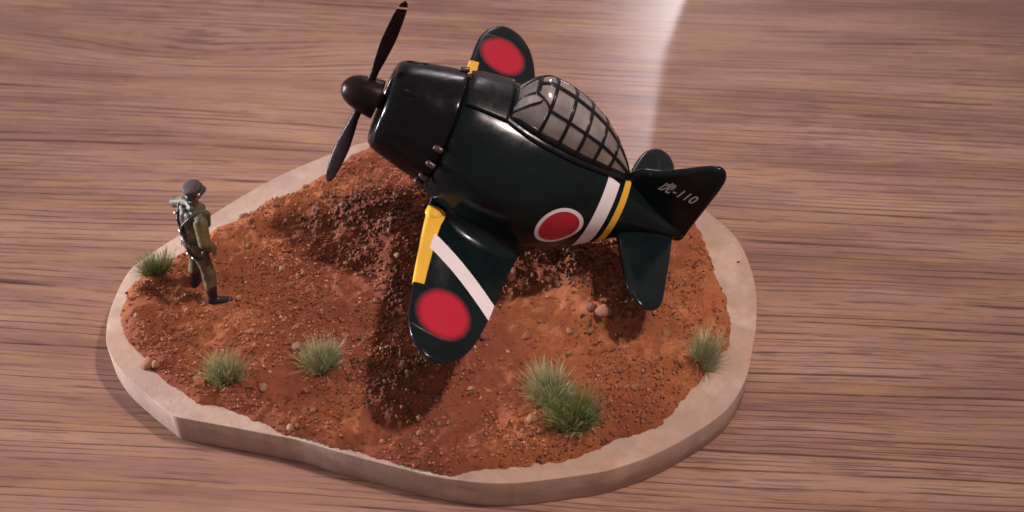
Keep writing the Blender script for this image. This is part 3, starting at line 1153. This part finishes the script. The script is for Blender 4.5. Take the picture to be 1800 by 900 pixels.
def wheel(t, y, u, r, w):
    n = 28
    rg = []
    for yy_, rr in ((-w, r * 0.35), (-w, r * 0.8), (-w * 0.6, r * 0.97), (0, r), (w * 0.6, r * 0.97), (w, r * 0.8), (w, r * 0.35)):
        rg.append([(t + rr * math.cos(2 * math.pi * k / n), y + yy_, u + rr * math.sin(2 * math.pi * k / n)) for k in range(n)])
    return loft(rg)


def body_of(P):
    d = Vector(P) - ORG
    return (d.dot(ax), -d.dot(stb), d.dot(upv))


for sd in (1, -1):
    att = (3.1, 1.75 * sd, -1.05)
    W = ORG + ax * att[0] - stb * att[1] + upv * att[2]
    gz = ground(W.x, W.y)
    hub = body_of((W.x, W.y, gz + 0.33))
    v, f = tube(att, hub, 0.07, 0.06)
    lg = part('landing_gear_leg', v, f, M_BLACK)
    v, f = wheel(hub[0], hub[1], hub[2], 0.36, 0.12)
    part('main_wheel', v, f, M_TYRE)
att = (6.95, 0, -0.45)
W = ORG + ax * att[0] - stb * att[1] + upv * att[2]
gz = ground(W.x, W.y)
hub = body_of((W.x, W.y, gz + 0.14))
v, f = tube(att, hub, 0.05, 0.045)
part('tail_gear_leg', v, f, M_BLACK)
v, f = wheel(hub[0], hub[1], hub[2], 0.16, 0.06)
part('tail_wheel', v, f, M_TYRE)


# ------------------------------------------------------------------ the figurine
def capsule_bm(bm, p0, p1, r0, r1, squash=None, n=14):
    """tapered capsule"""
    p0, p1 = Vector(p0), Vector(p1)
    d = p1 - p0
    L = d.length
    z = d.normalized() if L > 1e-6 else Vector((0, 0, 1))
    x = z.orthogonal().normalized(); y = z.cross(x)
    if squash:      # (axis vector, factor)
        ax_, fct = squash
    rings = []
    for i in range(6):
        a = -math.pi / 2 + i * math.pi / 2 / 5
        rings.append((p0 + z * (math.sin(a) * r0), max(math.cos(a), 0.02) * r0))
    for i in range(6):
        a = i * math.pi / 2 / 5
        rings.append((p1 + z * (math.sin(a) * r1), max(math.cos(a), 0.02) * r1))
    vs = []
    mid = (p0 + p1) / 2
    for c, r in rings:
        row = []
        for k in range(n):
            an = 2 * math.pi * k / n
            p = c + (x * math.cos(an) + y * math.sin(an)) * r
            if squash:
                a_ = Vector(ax_).normalized(); e = (p - mid).dot(a_); p = p + a_ * (e * (fct - 1))
            row.append(bm.verts.new(p))
        vs.append(row)
    for i in range(len(vs) - 1):
        for k in range(n):
            bm.faces.new((vs[i][k], vs[i][(k + 1) % n], vs[i + 1][(k + 1) % n], vs[i + 1][k]))
    bm.faces.new(vs[0][::-1]); bm.faces.new(vs[-1])


def fused(name, caps, voxel, smooth_it, mat, parent):
    """union of capsules -> one continuous skin"""
    bm = bmesh.new()
    for c in caps: capsule_bm(bm, *c)
    bmesh.ops.recalc_face_normals(bm, faces=bm.faces)
    me = bpy.data.meshes.new(name); bm.to_mesh(me); bm.free()
    tmp = bpy.data.objects.new('tmp', me); col.objects.link(tmp)
    m = tmp.modifiers.new('r', 'REMESH'); m.mode = 'VOXEL'; m.voxel_size = voxel
    m2 = tmp.modifiers.new('s', 'SMOOTH'); m2.iterations = smooth_it; m2.factor = 0.5
    bpy.context.view_layer.update()
    out_ = bpy.data.meshes.new_from_object(tmp.evaluated_get(bpy.context.evaluated_depsgraph_get()))
    bpy.data.objects.remove(tmp)
    for w in out_.vertices: w.co *= S
    out_.name = name
    return link_mesh(name, out_, mat, parent)


M_SKIN = paint('figurine skin', (0.26, 0.12, 0.085), 0.5, 0.25, 8)
def camo(name, a, b, c_):
    q = NT(name)
    n1 = q.noise(3.2, detail=3)
    cc = q.ramp(n1, [(0.36, a), (0.46, b), (0.60, c_)])
    n2 = q.noise(12.0, detail=4)
    cc = q.mix(q.math('MULTIPLY', q.ramp(n2, [(0.45, 0.0), (0.7, 1.0)]), 0.4), cc, tuple(0.45 * v for v in a))
    q.bump(q.noise(6.0, detail=4), 0.8, 0.05)
    return q.set(Base_Color=cc, Roughness=0.6)


M_SUIT = camo('mottled olive cloth', (0.040, 0.034, 0.014), (0.088, 0.064, 0.026), (0.165, 0.112, 0.048))
M_TROUS = camo('mottled faded cloth', (0.042, 0.032, 0.016), (0.080, 0.057, 0.028), (0.145, 0.105, 0.054))
M_VEST = paint('grey green life vest', (0.062, 0.056, 0.034), 0.50, 0.4, 5, bump=0.8, bd=0.05)
M_BOOT = paint('blue black boots', (0.010, 0.010, 0.016), 0.42, 0.4, 6)
M_CAP = paint('brown flying cap', (0.048, 0.033, 0.030), 0.7, 0.4, 7)
M_STRAP = paint('dark harness', (0.028, 0.026, 0.022), 0.40, 0.4, 9)
M_BUCKLE = paint('steel buckle', (0.42, 0.42, 0.42), 0.28, 0.2, 12, metal=0.8)
M_GLOVE = paint('dark red brown leather', (0.060, 0.026, 0.022), 0.5, 0.4, 7)

fx, fy = -6.60, -1.03
fig = empty('pilot_figurine', Matrix.Translation(Vector((fx, fy, ground(fx, fy))) * S) @ Matrix.Rotation(R(33), 4, 'Z') @ Matrix.Scale(0.965, 4))
tag(fig, 'small painted pilot figurine in olive flight suit and cap, watching the airplane', 'figurine')
FZ = 0.0
LN = 0.27    # forward lean of the upper body
# joints, x forward, y left, z up
hipR, kneR, ankR = (0.05, -0.15, 1.60), (0.12, -0.26, 0.88), (0.06, -0.35, 0.17)
hipL, kneL, ankL = (0.03, 0.15, 1.60), (0.06, 0.24, 0.88), (-0.04, 0.30, 0.17)
pel = (0.04, 0, 1.66); wai = (0.10, 0, 1.95); che = (0.17, 0, 2.32); nec = (0.22, 0, 2.66); hed = (0.27, 0.0, 2.93)
shR, elR, haR = (0.17, -0.37, 2.46), (0.12, -0.50, 1.98), (0.30, -0.45, 1.58)
shL, elL, haL = (0.17, 0.37, 2.46), (0.0, 0.66, 2.28), (0.42, 0.27, 2.62)
tR = (0.29, -0.36); tL = (0.24, 0.42)     # toe points (x,y)
tR = (ankR[0] + 0.30, ankR[1] - 0.20)

caps = [(hipR, kneR, .145, .105), (kneR, ankR, .105, .07), (hipL, kneL, .145, .105), (kneL, ankL, .105, .07),
        ((ankR[0], ankR[1], .06), (tR[0], tR[1], .045), .06, .05), ((ankL[0], ankL[1], .06), (tL[0], tL[1], .045), .06, .05),
        (pel, wai, .22, .19), (wai, che, .19, .24), (che, nec, .24, .10), (nec, hed, .085, .09),
        (shR, elR, .095, .075), (elR, haR, .075, .05), (shL, elL, .095, .075), (elL, haL, .075, .05),
        ((0.17, -0.3, 2.46), (0.17, 0.3, 2.46), .11, .11),
        # head: skull, jaw, nose, ears
        ((0.25, 0, 2.95), (0.28, 0, 3.0), .155, .15), ((0.32, 0, 2.87), (0.35, 0, 2.84), .105, .075), ((0.405, 0, 2.95), (0.445, 0, 2.915), .022, .028),
        ((0.26, .15, 2.94), (0.26, .155, 2.90), .03, .025), ((0.26, -.15, 2.94), (0.26, -.155, 2.90), .03, .025),
        ((0.40, 0.035, 2.855), (0.40, -0.035, 2.855), .022, .022)]


def hand(caps, w, d, side, r=0.024):
    w, d, side = Vector(w), Vector(d).normalized(), Vector(side).normalized()
    caps.append((w, w + d * 0.10, .042, .05, (d.cross(side), 0.6)))
    nrm = d.cross(side)
    for k in range(4):
        off = side * (0.036 * (k - 1.5))
        b = w + d * 0.11 + off
        L = (0.075, 0.09, 0.085, 0.065)[k]
        mid = b + d * L * 0.55 + nrm * 0.012
        caps.append((b, mid, .0165, .015)); caps.append((mid, mid + d * L * 0.45 + nrm * 0.03, .015, .012))
    caps.append((w + d * 0.03 + side * -0.045, w + d * 0.10 + side * -0.085 + nrm * 0.02, .019, .014))


hand(caps, haR, (0.25, 0.05, -0.9), (1, 0.0, 0.25))
hand(caps, haL, (0.2, -0.6, 0.75), (0.9, 0.3, 0.0))
fused('body', caps, 0.016, 3, M_SKIN, fig)

fused('trousers', [(hipR, kneR, .185, .150), (kneR, (ankR[0], ankR[1], .50), .150, .125), (hipL, kneL, .185, .150), (kneL, (ankL[0], ankL[1], .50), .150, .125), (pel, (0.06, 0, 1.78), .245, .225),
                   ((hipR[0] + .02, -.24, 1.40), (hipR[0] + .05, -.29, 1.22), .11, .12), ((0.11, -0.27, .80), (0.09, -0.32, .58), .155, .15), ((0.05, 0.25, .80), (0.0, 0.29, .58), .155, .15)], 0.024, 4, M_TROUS, fig)
for nm, an, to in (('boot', ankR, tR), ('boot', ankL, tL)):
    fused(nm, [((an[0] + .015, an[1], .52), (an[0], an[1], .14), .130, .105), ((an[0] - .04, an[1] + 0.0, .075), (to[0], to[1], .065), .098, .080),
               ((an[0] - .05, an[1], .05), (an[0] - .05, an[1], .10), .085, .085)], 0.02, 3, M_BOOT, fig)
fused('flight_jacket', [((0.05, 0, 1.68), wai, .27, .25), (wai, che, .25, .285), (che, (0.20, 0, 2.55), .285, .16), ((0.17, -.30, 2.46), (0.17, .30, 2.46), .135, .135),
                        (shR, elR, .155, .140), (elR, (0.27, -0.455, 1.68), .140, .10), (shL, elL, .135, .115), (elL, (0.34, 0.34, 2.55), .115, .08),
                        ((0.2, 0, 2.60), (0.22, 0, 2.70), .135, .12)], 0.022, 4, M_SUIT, fig)
# life vest over the shoulders: high on the back and chest, open below
fused('life_vest', [((0.03, -.15, 2.52), (-0.01, -.12, 2.22), .10, .09), ((0.03, .15, 2.52), (-0.01, .12, 2.22), .10, .09), ((0.0, 0, 2.5), (-0.02, 0, 2.28), .12, .11),
                    ((0.14, -.2, 2.58), (0.36, -.14, 2.40), .09, .10), ((0.14, .2, 2.58), (0.36, .14, 2.40), .09, .10), ((0.40, -.13, 2.36), (0.36, -.13, 2.1), .09, .09), ((0.40, .13, 2.36), (0.36, .13, 2.1), .09, .09),
                    ((0.12, 0.13, 2.70), (0.12, -0.13, 2.70), .075, .075)], 0.022, 4, M_VEST, fig)
# belt round the waist, straps, buckles
v, f = [], []
rg = []
for dz, rr in ((-0.04, 0.25), (-0.03, 0.285), (0.03, 0.285), (0.04, 0.25)):
    rg.append([(0.075 + rr * 1.0 * math.cos(2 * math.pi * k / 32), rr * 1.02 * math.sin(2 * math.pi * k / 32), 1.82 + dz) for k in range(32)])
v, f = loft(rg, cap=False)
build('belt', v, f, M_STRAP, fig)
for pts in ([(-0.02, -.26, 2.56), (-0.155, -.12, 2.32), (-0.165, .03, 2.08), (-0.15, .12, 1.84)], [(-0.02, .26, 2.56), (-0.155, .12, 2.32), (-0.165, -.03, 2.08), (-0.15, -.12, 1.84)],
            [(-0.14, -.10, 1.80), (-0.17, -.16, 1.55), (-0.06, -.33, 1.40), (0.14, -.36, 1.42)], [(-0.14, .10, 1.80), (-0.17, .16, 1.55), (-0.06, .33, 1.40), (0.14, .36, 1.42)]):
    fused('harness_strap', [(pts[i], pts[i + 1], .034, .034) for i in range(3)], 0.014, 2, M_STRAP, fig)
for p in ((-0.19, -.16, 1.53), (-0.20, 0.0, 2.10), (-0.13, -.26, 1.44), (-0.15, .20, 2.44)):
    capbm = [((p[0], p[1] - .02, p[2]), (p[0], p[1] + .02, p[2]), .026, .026)]
    fused('buckle', capbm, 0.01, 1, M_BUCKLE, fig)
fused('holster', [((0.10, -.40, 1.60), (0.13, -.42, 1.36), .075, .065), ((0.10, -.40, 1.60), (0.18, -.40, 1.58), .06, .05)], 0.016, 3, M_GLOVE, fig)
# cap with a crown, band, peak and goggles
rg = []
for z, rx, ry, dx in ((2.985, .172, .165, 0), (3.0, .188, .18, 0), (3.06, .192, .186, 0), (3.11, .200, .195, -.01), (3.15, .205, .2, -.015), (3.18, .175, .172, -.01), (3.195, .10, .10, -.01)):
    rg.append([(0.265 + dx + rx * math.cos(2 * math.pi * k / 28) + 0.02 * (z - 3), ry * math.sin(2 * math.pi * k / 28), z + 0.03 * math.cos(2 * math.pi * k / 28) * (z > 3.1)) for k in range(28)])
v, f = loft(rg)
cap_ = build('cap', v, f, M_CAP, fig)
rg = []
for r0 in (0.0, 1.0):
    pass
pv, n_ = [], 15
for i, e in enumerate((0.0, 0.5, 1.0)):
    for k in range(n_):
        an = R(-62 + 124 * k / (n_ - 1))
        rr = .185 + .10 * e * math.cos(an) ** 0.7
        pv.append((0.265 + rr * math.cos(an), .178 * math.sin(an) * (1 + .05 * e), 3.0 - .035 * e))
pk = build('peak', pv, grid_faces(3, n_), M_CAP, cap_)
solidify(pk, 0.02)
fused('goggles', [((0.44, .10, 3.06), (0.46, .04, 3.065), .05, .05), ((0.44, -.10, 3.06), (0.46, -.04, 3.065), .05, .05), ((0.40, -.16, 3.06), (0.29, -.205, 3.05), .026, .024), ((0.40, .16, 3.06), (0.29, .205, 3.05), .026, .024)], 0.014, 2, M_STRAP, fig)
fused('buckle', [((0.30, -.205, 3.05), (0.32, -.205, 3.05), .034, .034)], 0.01, 1, M_BUCKLE, fig)
for s_ in (1, -1):
    fused('eye', [((0.395, .055 * s_, 2.965), (0.40, .055 * s_, 2.965), .018, .018)], 0.008, 1, M_STRAP, fig)
fused('hair', [((0.16, -.06, 2.93), (0.16, .06, 2.93), .085, .085), ((0.20, -.11, 2.95), (0.22, -.125, 2.97), .06, .05), ((0.20, .11, 2.95), (0.22, .125, 2.97), .06, .05)], 0.016, 2, M_STRAP, fig)

# ------------------------------------------------------------------ grass tufts
G_A = grass_material('static grass sage', (0.17, 0.185, 0.070), (0.30, 0.305, 0.14), (0.52, 0.47, 0.30))
G_B = grass_material('static grass green', (0.095, 0.125, 0.030), (0.20, 0.225, 0.070), (0.40, 0.38, 0.18))


def tuft(name, x, y, rx, ry, hgt, n, mat, label, lean=(0, 0), seed=0):
    r_ = random.Random(seed)
    vs, fs = [], []
    z0 = ground(x, y) - 0.02
    for i in range(n):
        a = r_.uniform(0, 6.283); rr = math.sqrt(r_.random())
        bx, by = rx * rr * math.cos(a), ry * rr * math.sin(a)
        L = hgt * r_.uniform(0.35, 1.05) * (1.0 if r_.random() < 0.93 else 1.25)
        sp = 0.25 + 0.75 * rr
        dx, dy = math.cos(a) * sp * r_.uniform(0.2, 0.9) + lean[0] + r_.gauss(0, .28), math.sin(a) * sp * r_.uniform(0.2, 0.9) + lean[1] + r_.gauss(0, .28)
        d = Vector((dx, dy, 1.0)).normalized()
        side = Vector((math.cos(a * 3.1), math.sin(a * 3.1), 0))
        w = r_.uniform(0.0030, 0.0062)
        bz = ground(x + bx, y + by) - 0.02 - z0
        o0 = len(vs)
        bend = Vector((dx, dy, -0.25)) * 0.22 * r_.random()
        for s in (0, 0.4, 0.75):
            p = Vector((bx, by, bz)) + d * (L * s) + bend * (s * s * L)
            ww = w * (1 - 0.55 * s)
            vs += [p - side * ww, p + side * ww]
        vs.append(Vector((bx, by, bz)) + d * L + bend * L)
        fs += [(o0, o0 + 1, o0 + 3, o0 + 2), (o0 + 2, o0 + 3, o0 + 5, o0 + 4), (o0 + 4, o0 + 5, o0 + 6)]
    o = build(name, vs, fs, mat, None, smooth=False, fix=False)
    o.location = Vector((x, y, z0)) * S
    tag(o, label, 'grass tuft', 'grass tufts glued on the earth')
    return o


tuft('grass_tuft', -7.72, -0.42, .26, .20, .58, 1050, G_B, 'green grass tuft at the rim behind the figurine', (0, 0), 1)
tuft('grass_tuft', -5.80, -3.38, .28, .20, .60, 1050, G_A, 'pale grass tuft in front of the figurine near the left rim', (0.02, 0.05), 2)
tuft('grass_tuft', -3.90, -3.02, .28, .20, .62, 1100, G_A, 'pale grass tuft between the figurine and the wing tip', (0, 0.05), 3)
tuft('grass_tuft', 0.72, -3.82, .26, .30, .72, 1200, G_A, 'tall yellowish grass tuft directly behind the dark green one', (-0.08, 0.05), 4)
tuft('grass_tuft', 1.22, -4.40, .40, .36, .60, 2300, G_B, 'largest dark green spiky grass tuft near the front rim', (0.02, -0.05), 5)
tuft('grass_tuft', 3.95, -2.85, .20, .22, .64, 900, G_A, 'grass tuft at the right rim below the tail', (0.18, 0.0), 6)
